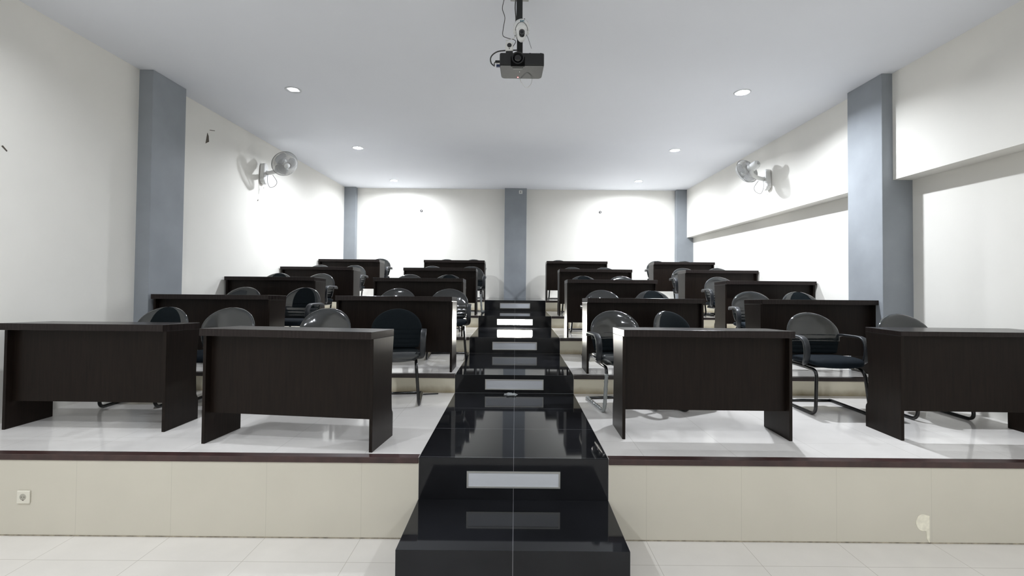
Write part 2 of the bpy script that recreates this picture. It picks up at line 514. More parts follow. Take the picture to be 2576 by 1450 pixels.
names = ['lit ceiling light on the right, nearest the blue-grey side column', 'lit ceiling light beside the right wall fan', 'lit ceiling light at the back of the right row',
         'lit ceiling light beside the left wall fan', 'lit ceiling light at the back of the left row',
         'lit ceiling light over the front-right desk', 'lit ceiling light over the front-left desk', 'lit ceiling light over the open floor, right', 'lit ceiling light over the open floor, left', 'lit ceiling light near the front wall, right', 'lit ceiling light near the front wall, left']
for (x, y), nme, gn, rc in zip(LAMPS_ON, names, LAMP_GAIN, LAMP_RECESS): downlight(x, y, True, nme, gn, rc)
downlight(*LAMP_DIM, False, 'dim ceiling light with a visible grey ring, left of the projector')

# ------------------------------------------------------------------ step lights in the black risers
def step_light(y, z, lit, label):
    t = empty('step_light', (0, y, z))
    tag(t, label, 'step light', 'step lights in the black risers')
    w2, h2, fr = 0.295, 0.052, 0.010
    bm = bmesh.new()
    for a in ((-w2, w2, -h2, -h2 + fr), (-w2, w2, h2 - fr, h2), (-w2, -w2 + fr, -h2 + fr, h2 - fr), (w2 - fr, w2, -h2 + fr, h2 - fr)):
        box(bm, a[0], a[1], -0.006, 0.0, a[2], a[3])
    obj('frame', bm, M['alu'], t)
    bm = bmesh.new(); box(bm, -w2 + fr, w2 - fr, -0.003, 0.0, -h2 + fr, h2 - fr)
    obj('diffuser', bm, M['diffuser_on'] if lit else M['diffuser'], t)
sl = ['unlit step light in the lowest tier riser, the largest of the strips', 'unlit step light in the riser above the crumpled plastic scrap',
      'unlit step light in the riser just below the glowing one', 'glowing step light, the only lit strip in the stairs', 'unlit step light in the topmost riser below the back wall']
for i in range(5):
    zb = 0.25 if i == 0 else TZ[i - 1]
    step_light(TY[i], (zb + TZ[i]) / 2 - 0.004, i == 3, sl[i])

# ------------------------------------------------------------------ desks
DW, DH, DD = 1.21, 0.785, 0.36
def make_desk(overhang=0.04, slab=0.05, DW=DW):
    t = empty('desk', (0, 0, 0))
    bm = bmesh.new()
    tl = 0.0 if slab < 0.04 else 0.016          # the tops lean a little down towards the chairs
    prism_x(bm, [(-overhang, DH - slab), (DD, DH - slab - tl), (DD, DH - tl), (-overhang, DH)], -DW / 2, DW / 2)
    obj('desk_top', bm, M['wood_top'], t, bevel=0.003)
    zt = DH - slab
    prof = [(0, 0), (DD, 0), (DD, 0.155), (DD - 0.004, 0.172), (DD - 0.014, 0.184)]
    for k in range(0, 9):
        u = k / 8.0
        prof.append((DD - 0.022 + 0.020 * u * u - 0.012 * math.sin(math.pi * u), 0.20 + (zt - tl - 0.20) * u))
    prof.append((0, zt))
    for s in (-1, 1):
        bm = bmesh.new()
        x0 = -DW / 2 if s < 0 else DW / 2 - 0.022
        prism_x(bm, prof, x0, x0 + 0.022)
        obj('side_panel', bm, M['wood'], t, bevel=0.002)
    bm = bmesh.new(); box(bm, -DW / 2 + 0.022, DW / 2 - 0.022, 0.05, 0.066, 0.20, zt - 0.003)
    obj('front_panel', bm, M['wood'], t)
    return t

rown = ['front row', 'second row', 'third row', 'fourth row', 'back row']
posn = ['against the left wall', 'left of the black steps', 'right of the black steps', 'against the right wall']
# x of the desk's middle, y of its panel front, turn
DESKS = [
    [(-3.155, 3.525, -1.0), (-1.52, 3.198, -6.8), (1.38, 3.437, -0.6), (3.352, 3.455, -1.0)],
    [(-3.157, 4.985, 0), (-1.254, 4.98, -0.4), (1.351, 4.965, 0), (3.158, 4.98, 0)],
    [(-3.30, 6.46, 0), (-1.305, 6.46, 0), (1.306, 6.46, 0), (3.44, 6.46, 0)],
    [(-3.305, 7.99, 0), (-1.258, 7.99, 0), (1.342, 7.99, 0), (3.44, 7.99, 0)],
    [(-3.305, 9.53, 0), (-1.215, 9.53, 0), (1.227, 9.53, 0), (3.357, 9.53, 0)],
]
DLAB = {(0, 0): 'dark brown front-row desk cut by the left edge, against the left wall',
        (0, 1): 'dark brown front-row desk set askew, left of the black steps',
        (0, 2): 'dark brown front-row desk with its steps-side end lit bright, right of the steps',
        (0, 3): 'dark brown front-row desk with a grey sheen on top, cut by the right edge',
        (1, 1): 'dark brown second-row desk with a bright lit end, left of the black steps',
        (1, 2): 'dark brown second-row desk with a bright lit end, right of the black steps'}
proto = None
for r in range(5):
    for c in range(4):
        x, y, a = DESKS[r][c]
        if (r, c) == (0, 3): d = make_desk(0.002, 0.035, 1.13)
        elif proto is None: proto = d = make_desk()
        else: d = copy_tree(proto)
        d.location = (x, y, TZ[r]); d.rotation_euler = (0, 0, R(a))
        tag(d, DLAB.get((r, c), 'dark brown %s desk %s' % (rown[r].replace(' ', '-'), posn[c])), 'desk', 'dark desks of the %s' % rown[r])

# ------------------------------------------------------------------ chairs
BW, BZ0, BZ1, BSH = 0.24, 0.475, 0.85, 0.66
SEAMS = [0.515, 0.555, 0.60, 0.645]
def back_rows(grow=0.0):
    zs = [BZ0 - grow, BZ0 + 0.012]
    z = BZ0 + 0.03
    fine = []
    for s in SEAMS: fine += [s - 0.006, s, s + 0.006]
    zs += [BZ0 + 0.028] + fine + [0.625, 0.575, 0.535]
    zs += [BSH]
    top = BZ1 + grow
    for k in range(1, 13):
        zs.append(BSH + (top - BSH) * math.sin(math.pi / 2 * k / 12.3))
    zs = sorted(zs)
    rings = []
    for z in zs:
        if z > BSH:
            q = max(0.0, 1 - ((z - BSH) / (top - BSH)) ** 2)
            wd = (BW + grow) * math.sqrt(q)
            h = 0.030 * min(1.0, 0.35 + 0.65 * math.sqrt(max(0, 1 - ((z - BSH) / (top - BSH)) ** 4))) + grow
        else:
            u = (z - BZ0) / (BSH - BZ0)
            wd = 0.205 + 0.035 * math.sin(math.pi / 2 * max(0, min(1, u))) + grow
            if u < 0.06: wd -= 0.03
            h = 0.030 * (0.6 if u < 0.02 else 1.0) + grow
        if any(abs(z - s) < 0.001 for s in SEAMS): h -= 0.004 * (1 if grow == 0 else 0.3)
        y0 = 0.175 + (z - BZ0) * 0.20
        pts = []
        for a, b in superellipse(wd, h, 28, 2.6):
            k = abs(a) / BW
            pts.append(Vector((a, y0 + b - 0.055 * k * k, z)))
        rings.append(pts)
    return zs, rings

def make_back(t):
    zs, rings = back_rows(0.0)
    bm = bmesh.new(); loft(bm, rings)
    return obj('backrest', bm, M['fabric'], t, smooth=True)

def make_film(t, kind):
    zs, rings = back_rows(0.006)
    n = len(zs)
    def mask(i, j):
        z = (zs[i] + zs[i + 1]) / 2
        p = rings[i][j]
        front = p.y < 0.175 + (z - BZ0) * 0.20 - 0.055 * (abs(p.x) / BW) ** 2
        if kind == 'upper': return z > 0.585
        if kind == 'torn':
            return not (19 <= j <= 23 and z > 0.60)
        if kind == 'edge': return 8 <= j <= 17
        return True
    bm = bmesh.new(); loft(bm, rings, cap=False, mask=mask)
    return obj('plastic_film', bm, M['film'], t, smooth=True)

def seat_rings(grow=0.0):
    rings = []
    ys = [-0.245 - grow, -0.235, -0.21, -0.16, -0.08, 0.0, 0.08, 0.15, 0.185, 0.20 + grow]
    ws = [0.16, 0.195, 0.218, 0.235, 0.24, 0.24, 0.237, 0.228, 0.20, 0.17]
    hs = [0.014, 0.026, 0.034, 0.037, 0.037, 0.036, 0.036, 0.034, 0.027, 0.015]
    dz = [-0.020, -0.014, -0.006, 0.002, 0.004, 0.0, -0.004, -0.006, -0.008, -0.010]
    for y, w_, h, d in zip(ys, ws, hs, dz):
        rings.append([Vector((a, y, 0.452 + d + b - 0.010 * (1 - (a / 0.24) ** 2))) for a, b in superellipse(w_ + grow, h + grow, 28, 3.2)])
    return rings

def make_chair(fkind='full', seatfilm=False, wrapped=False):
    t = empty('chair', (0, 0, 0))
    b = make_back(t)
    if fkind: make_film(b, fkind)
    bm = bmesh.new(); loft(bm, seat_rings())
    s = obj('seat', bm, M['seat'], t, smooth=True)
    if seatfilm:
        bm = bmesh.new(); loft(bm, seat_rings(0.006))
        obj('plastic_film', bm, M['film'], s, smooth=True)
    # plate under the seat
    bm = bmesh.new(); box(bm, -0.19, 0.19, -0.17, 0.17, 0.398, 0.412)
    obj('seat_plate', bm, M['shell'], t, bevel=0.004)
    # bracket that carries the backrest
    bm = bmesh.new(); sweep(bm, fillet([(0, 0.05, 0.402), (0, 0.225, 0.405), (0, 0.25, 0.60)], 0.05), [(-0.035, -0.006), (0.035, -0.006), (0.035, 0.006), (-0.035, 0.006)])
    obj('back_bracket', bm, M['shell'], t)
    for sg in (-1, 1):
        # plastic loop arm: from the backrest forward, curving down to the seat
        pts = [(sg * 0.246, 0.205, 0.625), (sg * 0.258, 0.15, 0.652), (sg * 0.262, 0.06, 0.656), (sg * 0.264, -0.03, 0.657), (sg * 0.264, -0.105, 0.655), (sg * 0.263, -0.158, 0.628),
               (sg * 0.262, -0.180, 0.575), (sg * 0.260, -0.180, 0.51), (sg * 0.258, -0.160, 0.455), (sg * 0.242, -0.120, 0.425), (sg * 0.205, -0.06, 0.408)]
        bm = bmesh.new()
        prof = [(-0.023, -0.0065), (-0.016, -0.009), (0.016, -0.009), (0.023, -0.0065), (0.023, 0.0065), (0.016, 0.009), (-0.016, 0.009), (-0.023, 0.0065)]
        sweep(bm, catmull(pts, 5), prof, scale=lambda u: 1.12 if u < 0.75 else 1.12 - 0.3 * (u - 0.75) * 4)
        obj('armrest', bm, M['arm'], t, smooth=True)
        # sled leg: under the seat, down at the front, back along the floor
        path = fillet([(sg * 0.185, 0.16, 0.386), (sg * 0.205, -0.225, 0.386), (sg * 0.235, -0.255, 0.0135), (sg * 0.240, 0.265, 0.0135), (sg * 0.225, 0.275, 0.0135)], 0.07, 7)
        bm = bmesh.new(); tube(bm, path, 0.014, 12)
        leg = obj('leg', bm, M['tube'], t, smooth=True)
        if wrapped:
            wp = []
            for a_, b_ in zip(path[7:-1], path[8:]):
                k_ = max(1, int((b_ - a_).length / 0.012))
                wp += [a_.lerp(b_, q_ / k_) for q_ in range(k_)]
            wp.append(path[-1])
            bm = bmesh.new(); tube(bm, wp, 0.0170, 10, scale=lambda u: 1.0 + 0.16 * math.sin(u * 150) * math.sin(u * 61))
            obj('leg_wrap', bm, M['film_wrap'], leg, smooth=True)
    bm = bmesh.new(); tube(bm, [(-0.24, 0.268, 0.0135), (0.24, 0.268, 0.0135)], 0.0125, 12, up=Vector((0, 0, 1)))
    obj('cross_tube', bm, M['tube'], t, smooth=True)
    return t

PROTO = {}
def chair(kind, x, y, z, rz, label, group):
    if kind not in PROTO:
        d = PROTO[kind] = make_chair(*{'full': ('full',), 'upper': ('upper',), 'torn': ('torn',), 'bare': (None, True), 'edge': ('edge',), 'wrap': ('upper', True, True)}[kind])
    else: d = copy_tree(PROTO[kind])
    d.location = (x, y, z); d.rotation_euler = (0, 0, R(rz))
    tag(d, label, 'chair', group)
FW = {'full': 'film-wrapped', 'upper': 'film-topped', 'torn': 'torn-film', 'bare': 'unwrapped', 'edge': 'unwrapped', 'wrap': 'film-wrapped'}
# row, kind, x, y, turn, label
CH = [
    (0, 'torn', -3.33, 4.38, 2, 'chair with torn film behind the front-row desk against the left wall'),
    (0, 'full', -2.69, 4.36, 3, 'film-wrapped grey-looking chair showing between the two front-row desks on the left'),
    (0, 'full', -1.80, 4.40, 0, 'shiny film-wrapped chair behind the askew front-row desk, middle of its top edge'),
    (0, 'bare', -1.12, 4.50, 9, 'unwrapped dark chair with seams, beside the end of the askew front-row desk'),
    (0, 'wrap', 0.975, 4.40, 7, 'chair with film-wrapped legs, beside the front-row desk right of the steps'),
    (0, 'edge', 1.60, 4.49, 28, 'turned unwrapped chair behind the middle of the front-row desk right of the steps'),
    (0, 'upper', 2.80, 4.35, 0, 'chair with bare blue seat in the gap between the two front-row desks on the right'),
    (0, 'full', 3.56, 4.22, 0, 'film-wrapped chair behind the front-row desk that the right edge cuts'),
    (1, 'full', -3.46, 5.92, 0, 'wall'), (1, 'torn', -2.70, 5.88, -6, 'aisle'),
    (1, 'full', -1.50, 5.95, 0, 'aisle'), (1, 'full', -0.835, 6.00, 4, 'steps'),
    (1, 'full', 1.115, 5.95, 0, 'steps'), (1, 'torn', 1.755, 5.95, 0, 'aisle'),
    (1, 'full', 2.965, 5.88, -8, 'aisle'), (1, 'torn', 3.60, 5.88, 0, 'wall'),
    (2, 'torn', -3.63, 7.13, 0, 'wall'), (2, 'full', -3.04, 7.25, -4, 'aisle'),
    (2, 'full', -1.65, 7.28, 0, 'aisle'), (2, 'torn', -1.045, 7.28, 0, 'steps'),
    (2, 'torn', 1.06, 7.28, 0, 'steps'), (2, 'full', 1.665, 7.28, 0, 'aisle'),
    (2, 'full', 3.17, 7.25, 0, 'aisle'),
    (3, 'full', -3.63, 8.68, 0, 'wall'), (3, 'full', -3.03, 8.75, -4, 'aisle'),
    (3, 'full', -1.56, 8.78, 0, 'aisle'), (3, 'wrap', -0.825, 8.78, 0, 'steps'),
    (3, 'full', 1.075, 8.78, 0, 'steps'), (3, 'full', 1.68, 8.78, 0, 'aisle'),
    (3, 'full', 3.15, 8.74, 0, 'aisle'), (3, 'full', 3.73, 8.62, 0, 'wall'),
    (4, 'full', -2.955, 10.22, -3, 'aisle'),
    (4, 'full', -1.505, 10.24, 0, 'aisle'), (4, 'full', -0.915, 10.24, 0, 'steps'),
    (4, 'full', 0.94, 10.24, 0, 'steps'),
    (4, 'full', 3.09, 10.22, 0, 'aisle'), (4, 'full', 3.68, 10.2, 0, 'wall'),
]
for r, kind, x, y, a, lab in CH:
    if ' ' not in lab:
        c = min(range(4), key=lambda k: abs(DESKS[r][k][0] - x))
        side = {'wall': 'on the wall side', 'aisle': 'on the aisle side', 'steps': 'on the steps side'}[lab]
        lab = '%s chair behind the %s desk %s, %s' % (FW[kind], rown[r].replace(' ', '-'), posn[c], side)
    chair(kind, x, y, TZ[r], a, lab, 'dark chairs of the %s' % rown[r])

# ------------------------------------------------------------------ wall fans
def basis(axis):
    """matrix whose z column is the axis"""
    return Vector(axis).normalized().to_track_quat('Z', 'Y').to_matrix().to_4x4()

def wall_fan(name, wx, y, z, sgn, head, axis, label):
    """sgn: +1 when the wall is on the right"""
    t = empty(name, (wx, y, z))
    tag(t, label, 'wall fan', 'wall fans')
    T = Matrix.Translation(Vector(head) - Vector((wx, y, z))) @ basis(axis)
    # plate on the wall
    bm = bmesh.new()
    pts = [(0.060 * math.cos(a), 0.060 * math.sin(a) + 0.09) for a in [R(d) for d in range(0, 181, 20)]] + [(0.078 * math.cos(a), 0.078 * math.sin(a) - 0.10) for a in [R(d) for d in range(180, 361, 20)]]
    prism_x(bm, pts, 0.0, -sgn * 0.075)
    obj('base_plate', bm, M['white_pl'], t, bevel=0.02, segs=4)
    # arm from plate to motor
    mb = T @ Vector((0, 0, -0.10))
    bm = bmesh.new(); tube(bm, catmull([(-sgn * 0.04, 0, 0.03), (-sgn * 0.12, 0, 0.0), Vector((mb.x, mb.y, mb.z - 0.11)), mb], 6), 0.032, 12)
    obj('arm', bm, M['white_pl'], t, smooth=True)
    bm = bmesh.new(); lathe(bm, [(0.0, -0.215), (0.045, -0.212), (0.058, -0.195), (0.062, -0.12), (0.066, -0.065), (0.055, -0.05), (0.0, -0.048)], 28, mat=T)
    obj('motor', bm, M['white_gl'], t, smooth=True)
    bm = bmesh.new(); lathe(bm, [(0.0, -0.222), (0.018, -0.222), (0.02, -0.211), (0.0, -0.21)], 14, mat=T)
    obj('knob', bm, M['fan_grey'], t, smooth=True)
    RAD = 0.19
    for gname, sg, depth in (('rear_guard', -1, 0.055), ('front_guard', 1, 0.085)):
        bm = bmesh.new()
        nw = 84
        for k in range(nw):
            a = 2 * math.pi * k / nw
            path = []
            for q in range(7):
                u = q / 6
                rr = 0.045 + (RAD - 0.045) * u
                path.append(T @ Vector((rr * math.cos(a + 0.25 * u), rr * math.sin(a + 0.25 * u), sg * depth * math.sqrt(max(0.0, 1 - u ** 2.4)))))
            tube(bm, path, 0.0018, 4)
        for rr, dz, th in ((RAD, 0.0, 0.0045), (0.13, sg * depth * 0.80, 0.002)):
            tube(bm, [T @ Vector((rr * math.cos(2 * math.pi * k / 48), rr * math.sin(2 * math.pi * k / 48), dz)) for k in range(48)], th, 6, closed=True)
        g = obj(gname, bm, M['fan_grey'], t, smooth=True)
        if sg > 0:
            bm = bmesh.new(); lathe(bm, [(0.0, depth + 0.008), (0.03, depth + 0.006), (0.048, depth - 0.002), (0.05, depth - 0.01), (0.0, depth - 0.01)], 28, mat=T)
            obj('badge', bm, M['white_gl'], g, smooth=True)
    bm = bmesh.new(); lathe(bm, [(0.0, 0.03), (0.025, 0.028), (0.036, 0.015), (0.038, -0.03), (0.0, -0.03)], 24, mat=T)
    obj('hub', bm, M['white_pl'], t, smooth=True)
    for k in range(3):
        bm = bmesh.new(); a0 = k * 2 * math.pi / 3 + 0.3
        rows = []
        for q in range(8):
            u = q / 7; rr = 0.035 + 0.132 * u
            wd = 0.42 + 0.50 * math.sin(math.pi * min(1, u * 0.85 + 0.1))
            row = []
            for e in range(7):
                v = e / 6 - 0.5
                row.append((rr, a0 + v * 2 * wd, v * 0.05 * (1 - 0.3 * u)))
            rows.append(row)
        lo, hi = [], []
        for row in rows:
            lo.append([bm.verts.new(T @ Vector((r_ * math.cos(a_), r_ * math.sin(a_), z_ - 0.001))) for r_, a_, z_ in row])
            hi.append([bm.verts.new(T @ Vector((r_ * math.cos(a_), r_ * math.sin(a_), z_ + 0.001))) for r_, a_, z_ in row])
        for q in range(7):
            for e in range(6):
                bm.faces.new((hi[q][e], hi[q][e + 1], hi[q + 1][e + 1], hi[q + 1][e]))
                bm.faces.new((lo[q][e], lo[q + 1][e], lo[q + 1][e + 1], lo[q][e + 1]))
        for e in range(6):
            bm.faces.new((lo[0][e], lo[0][e + 1], hi[0][e + 1], hi[0][e])); bm.faces.new((hi[7][e], hi[7][e + 1], lo[7][e + 1], lo[7][e]))
        for q in range(7):
            bm.faces.new((lo[q][0], hi[q][0], hi[q + 1][0], lo[q + 1][0])); bm.faces.new((hi[q][6], lo[q][6], lo[q + 1][6], hi[q + 1][6]))
        obj('blade', bm, M['blade'], t, smooth=True)
    # hanging cord loop under the arm, and the pull cords
    bx = -sgn * 0.10
    bm = bmesh.new(); tube(bm, catmull([(bx, 0.0, 0.0), (bx - 0.005 * sgn, -0.03, -0.08), (bx - 0.02 * sgn, -0.05, -0.16), (bx - sgn * 0.05, -0.03, -0.23), (bx - sgn * 0.11, 0.0, -0.20), (bx - sgn * 0.13, 0.01, -0.13), (bx - sgn * 0.07, 0.0, -0.03)], 6), 0.0035, 6)
    obj('power_cord', bm, M['cord'], t, smooth=True)
    bm = bmesh.new(); tube(bm, catmull([(-sgn * 0.06, -0.03, -0.05), (-sgn * 0.065, -0.03, -0.15), (-sgn * 0.055, -0.035, -0.23)], 4), 0.002, 6)
    lathe(bm, [(0.0, -0.25), (0.006, -0.245), (0.006, -0.232), (0.0, -0.228)], 10, mat=Matrix.Translation((-sgn * 0.055, -0.035, 0)))
    obj('pull_cord', bm, M['white_pl'], t, smooth=True)
    return t
wall_fan('wall_fan', wall_l(7.36), 7.36, 3.30, -1, (-3.50, 7.20, 3.405), (0.68, -0.53, -0.52), 'white wall fan on the left wall, its grille facing the room')
wall_fan('wall_fan', wall_r(7.30), 7.30, 3.26, 1, (3.50, 7.22, 3.36), (-0.33, 0.88, -0.33), 'white wall fan on the right wall, turned away with its motor in view')

# ------------------------------------------------------------------ projector and what hangs with it
PX, PY = 0.035, 3.60
t = empty('projector', (PX, PY, 3.315)); tag(t, 'black ceiling projector hanging on a pole over the steps', 'projector')
hw, y0, y1, zb, zt_ = 0.164, -0.115, 0.115, -0.095, 0.0
out = []
for cx, cy, a0 in ((hw - 0.03, y1 - 0.03, 0), (-hw + 0.03, y1 - 0.03, 90), (-hw + 0.015, y0 + 0.015, 180), (hw - 0.015, y0 + 0.015, 270)):
    rr = 0.03 if cy > 0 else 0.015
    for d in range(0, 91, 18): out.append((cx + rr * math.cos(R(a0 + d)), cy + rr * math.sin(R(a0 + d))))
out = [(x * (1 - 0.05 * max(0, y) / y1), y) for x, y in out]
bm = bmesh.new(); prism_z(bm, out, zb + 0.004, zt_)
obj('body', bm, M['black_pl'], t, bevel=0.006)
bm = bmesh.new(); prism_z(bm, [(x * 0.985, y * 0.97) for x, y in out], zb, zb + 0.0042)
cover = obj('cover', bm, M['grey_pl'], t, bevel=0.003)
bm = bmesh.new(); lathe(bm, [(0.0, 0.002), (0.034, 0.002), (0.038, 0.012), (0.046, 0.014), (0.050, -0.02), (0.0, -0.02)], 36, mat=Matrix.Translation((-0.03, y0, -0.042)) @ Matrix.Rotation(R(90), 4, 'X'))
ln = obj('lens_ring', bm, M['black_pl'], t, smooth=False, bevel=0.002)
bm = bmesh.new(); lathe(bm, [(0.0, 0.012), (0.02, 0.010), (0.033, 0.003), (0.0, 0.002)], 32, mat=Matrix.Translation((-0.03, y0, -0.042)) @ Matrix.Rotation(R(90), 4, 'X'))
obj('lens', bm, M['black_gl'], ln, smooth=True)
bm = bmesh.new(); box(bm, -0.082, 0.022, y0 - 0.004, y0 + 0.016, zb - 0.001, -0.03)
obj('lens_surround', bm, plain('black_matte', (0.006, 0.006, 0.006), 0.9, 0.1), t, bevel=0.002)
bm = bmesh.new(); box(bm, -0.07, 0.01, -0.085, -0.079, zb - 0.0015, zb)
obj('slot', bm, M['black_gl'], cover)
bm = bmesh.new()
for k in range(9): box(bm, -0.062 + 0.0075 * k, -0.057 + 0.0075 * k, -0.055, -0.050, zb - 0.001, zb)
obj('lettering', bm, M['logo_grey'], cover)
bm = bmesh.new(); lathe(bm, [(0.0, -0.003), (0.004, -0.002), (0.005, 0.0)], 16, mat=Matrix.Translation((-0.028, 0.085, zb)))
obj('indicator_lamp', bm, M['led_red'], cover, smooth=True)
bm = bmesh.new(); lathe(bm, [(0.0, -0.002), (0.002, 0.0)], 10, mat=Matrix.Translation((-0.016, -0.01, zb)))
obj('indicator_lamp', bm, M['led_white'], cover, smooth=True)
for x in (0.06, 0.14):
    bm = bmesh.new(); lathe(bm, [(0.008, 0.0), (0.008, 0.008), (0.0, 0.009)], 12, mat=Matrix.Translation((x, -0.09, 0.0)))
    obj('foot', bm, M['black_pl'], t)
for dx, dz, nm, mt in ((-hw - 0.02, -0.045, 'plug', 'black_pl'), (-hw - 0.012, -0.075, 'plug', 'blue_pl')):
    bm = bmesh.new(); box(bm, dx - 0.014, -hw + 0.01, -0.07, -0.05, dz - 0.010, dz + 0.010)
    obj(nm, bm, M[mt], t, bevel=0.003)
# pole
t = empty('projector_pole', (0.015, 3.60, CEIL)); tag(t, 'black square mounting pole from the ceiling to the projector', 'pole')
bm = bmesh.new(); box(bm, -0.023, 0.023, -0.023, 0.023, -0.33, 0.0); obj('upper_pole', bm, M['black_pl'], t, bevel=0.002)
bm = bmesh.new(); box(bm, -0.018, 0.026, -0.018, 0.018, -0.485, -0.33); obj('lower_pole', bm, M['black_pl'], t, bevel=0.002)
bm = bmesh.new(); box(bm, -0.07, 0.07, -0.07, 0.07, -0.008, 0.0); obj('ceiling_plate', bm, M['black_pl'], t)
bm = bmesh.new(); box(bm, -0.05, 0.08, -0.05, 0.05, -0.494, -0.484); obj('mount_plate', bm, M['black_pl'], t)
for zz in (-0.19, -0.26):
    bm = bmesh.new(); lathe(bm, [(0.006, 0.0), (0.006, 0.012), (0.009, 0.012), (0.009, 0.018), (0.0, 0.019)], 10, mat=Matrix.Translation((0.023, 0, zz)) @ Matrix.Rotation(R(90), 4, 'Y'))
    obj('bolt', bm, M['black_pl'], t)

# round security camera hanging upside down in front of the pole
t = empty('security_camera', (0.030, 3.505, 3.497)); tag(t, 'round white pan-tilt camera with black oval lens, on the projector pole', 'camera')
bm = bmesh.new(); lathe(bm, [(0.0, 0.078), (0.025, 0.075), (0.046, 0.06), (0.059, 0.034), (0.0635, 0.004), (0.062, -0.015), (0.055, -0.022), (0.0, -0.022)], 36, mat=Matrix.Translation((0, 0, -0.005)))
base = obj('base', bm, M['white_gl'], t, smooth=True)
bm = bmesh.new()
rings = []
for k in range(13):
    u = k / 12; z = 0.012 - 0.118 * u
    wd = [0.028, 0.036, 0.040, 0.041, 0.040, 0.0375, 0.0355, 0.034, 0.033, 0.031, 0.027, 0.020, 0.007][k]
    rings.append([Vector((a, b - 0.026, z)) for a, b in superellipse(wd, wd * 0.9, 24, 2.3)])
loft(bm, rings)
head = obj('head', bm, M['white_gl'], t, smooth=True)
bm = bmesh.new()
tube(bm, [Vector((0.045 * math.cos(a), -0.040 - 0.004 * math.sin(a), -0.028 + 0.050 * math.sin(a))) + Vector((0, -0.022 * math.sin(a), 0)) for a in [R(d) for d in range(0, 181, 12)]], 0.0016, 6)
obj('seam', bm, M['cord'], head, smooth=True)
bm = bmesh.new(); prism_y(bm, [(0.0205 * math.cos(a), 0.0205 * math.sin(a) + (0.006 if math.sin(a) >= 0 else -0.006)) for a in [R(d) for d in range(0, 360, 12)]], -0.008, 0.012)
le = obj('lens_window', bm, M['black_gl'], head, bevel=0.002); le.location = (0.003, -0.059, -0.056); le.rotation_euler = (R(-4), 0, 0)
bm = bmesh.new()
for k in range(10):
    a = 2 * math.pi * (k + 0.5) / 10
    box(bm, 0.0150 * math.cos(a) - 0.0012, 0.0150 * math.cos(a) + 0.0012, -0.0095, -0.0075, 0.016 * math.sin(a) + 0.003 - 0.0012, 0.016 * math.sin(a) + 0.003 + 0.0012)
obj('infrared_dots', bm, M['white_pl'], le)
# small blue lettering on the base, reads as three slanted letters
bm = bmesh.new()
S = 0.011
def stroke(x0, z0, x1, z1, w_=0.0022):
    d = Vector((x1 - x0, 0, z1 - z0)); nrm = Vector((-d.z, 0, d.x)).normalized() * w_ / 2
    q = [Vector((x0, 0, z0)) + nrm, Vector((x1, 0, z1)) + nrm, Vector((x1, 0, z1)) - nrm, Vector((x0, 0, z0)) - nrm]
    a = [bm.verts.new(v + Vector((0, -0.0006, 0))) for v in q]; b = [bm.verts.new(v + Vector((0, 0.003, 0))) for v in q]
    bm.faces.new(a); bm.faces.new(b[::-1])
    for i in range(4):
        j = (i + 1) % 4
        bm.faces.new((a[j], a[i], b[i], b[j]))
for x0, z0, x1, z1 in ((0, -1, .12, 1), (.12, 1, .75, 1), (.06, 0, .6, 0), (0, -1, .65, -1),
                       (1.0, .5, 1.6, .5), (1.6, .5, .95, -1), (.95, -1, 1.55, -1),
                       (1.8, .7, 2.1, -.1), (2.6, .7, 2.1, -.1), (2.1, -.1, 2.0, -1)):
    stroke(x0 * S - 0.012, z0 * S * 0.62, x1 * S - 0.012, z1 * S * 0.62)
lg = obj('logo', bm, M['logo_blue'], base); lg.location = (0.003, -0.0575, 0.036); lg.rotation_euler = (R(-27), 0, 0)
for sx in (-1, 1):
    bm = bmesh.new()
    tube(bm, [(sx * 0.035, 0.005, -0.03), (sx * 0.05, -0.005, -0.065), (sx * 0.115 if sx < 0 else 0.075, 0.0, -0.085 if sx < 0 else -0.14)], 0.0016 if sx > 0 else 0.003, 6)
    obj('antenna', bm, M['white_pl'] if sx < 0 else M['cord'], t, smooth=True)

# small square camera standing on the projector
t = empty('mini_camera', (-0.059, 3.51, 3.322)); tag(t, 'small square white camera with round black lens, on top of the projector', 'camera')
bm = bmesh.new(); box(bm, -0.028, 0.028, -0.028, 0.028, 0.008, 0.072); b = obj('body', bm, M['white_pl'], t, bevel=0.006, segs=3)
bm = bmesh.new(); lathe(bm, [(0.0, 0.0015), (0.0155, 0.001), (0.017, 0.0)], 28, mat=Matrix.Translation((0.001, -0.028, 0.047)) @ Matrix.Rotation(R(90), 4, 'X')); obj('lens', bm, M['black_gl'], b, smooth=True)
bm = bmesh.new(); lathe(bm, [(0.0, 0.0012), (0.0042, 0.0)], 16, mat=Matrix.Translation((0.001, -0.028, 0.0215)) @ Matrix.Rotation(R(90), 4, 'X')); obj('sensor', bm, M['black_gl'], b, smooth=True)
bm = bmesh.new()
box(bm, -0.024, 0.024, -0.02, 0.02, -0.008, 0.008)
obj('stand', bm, M['black_pl'], t, bevel=0.003)

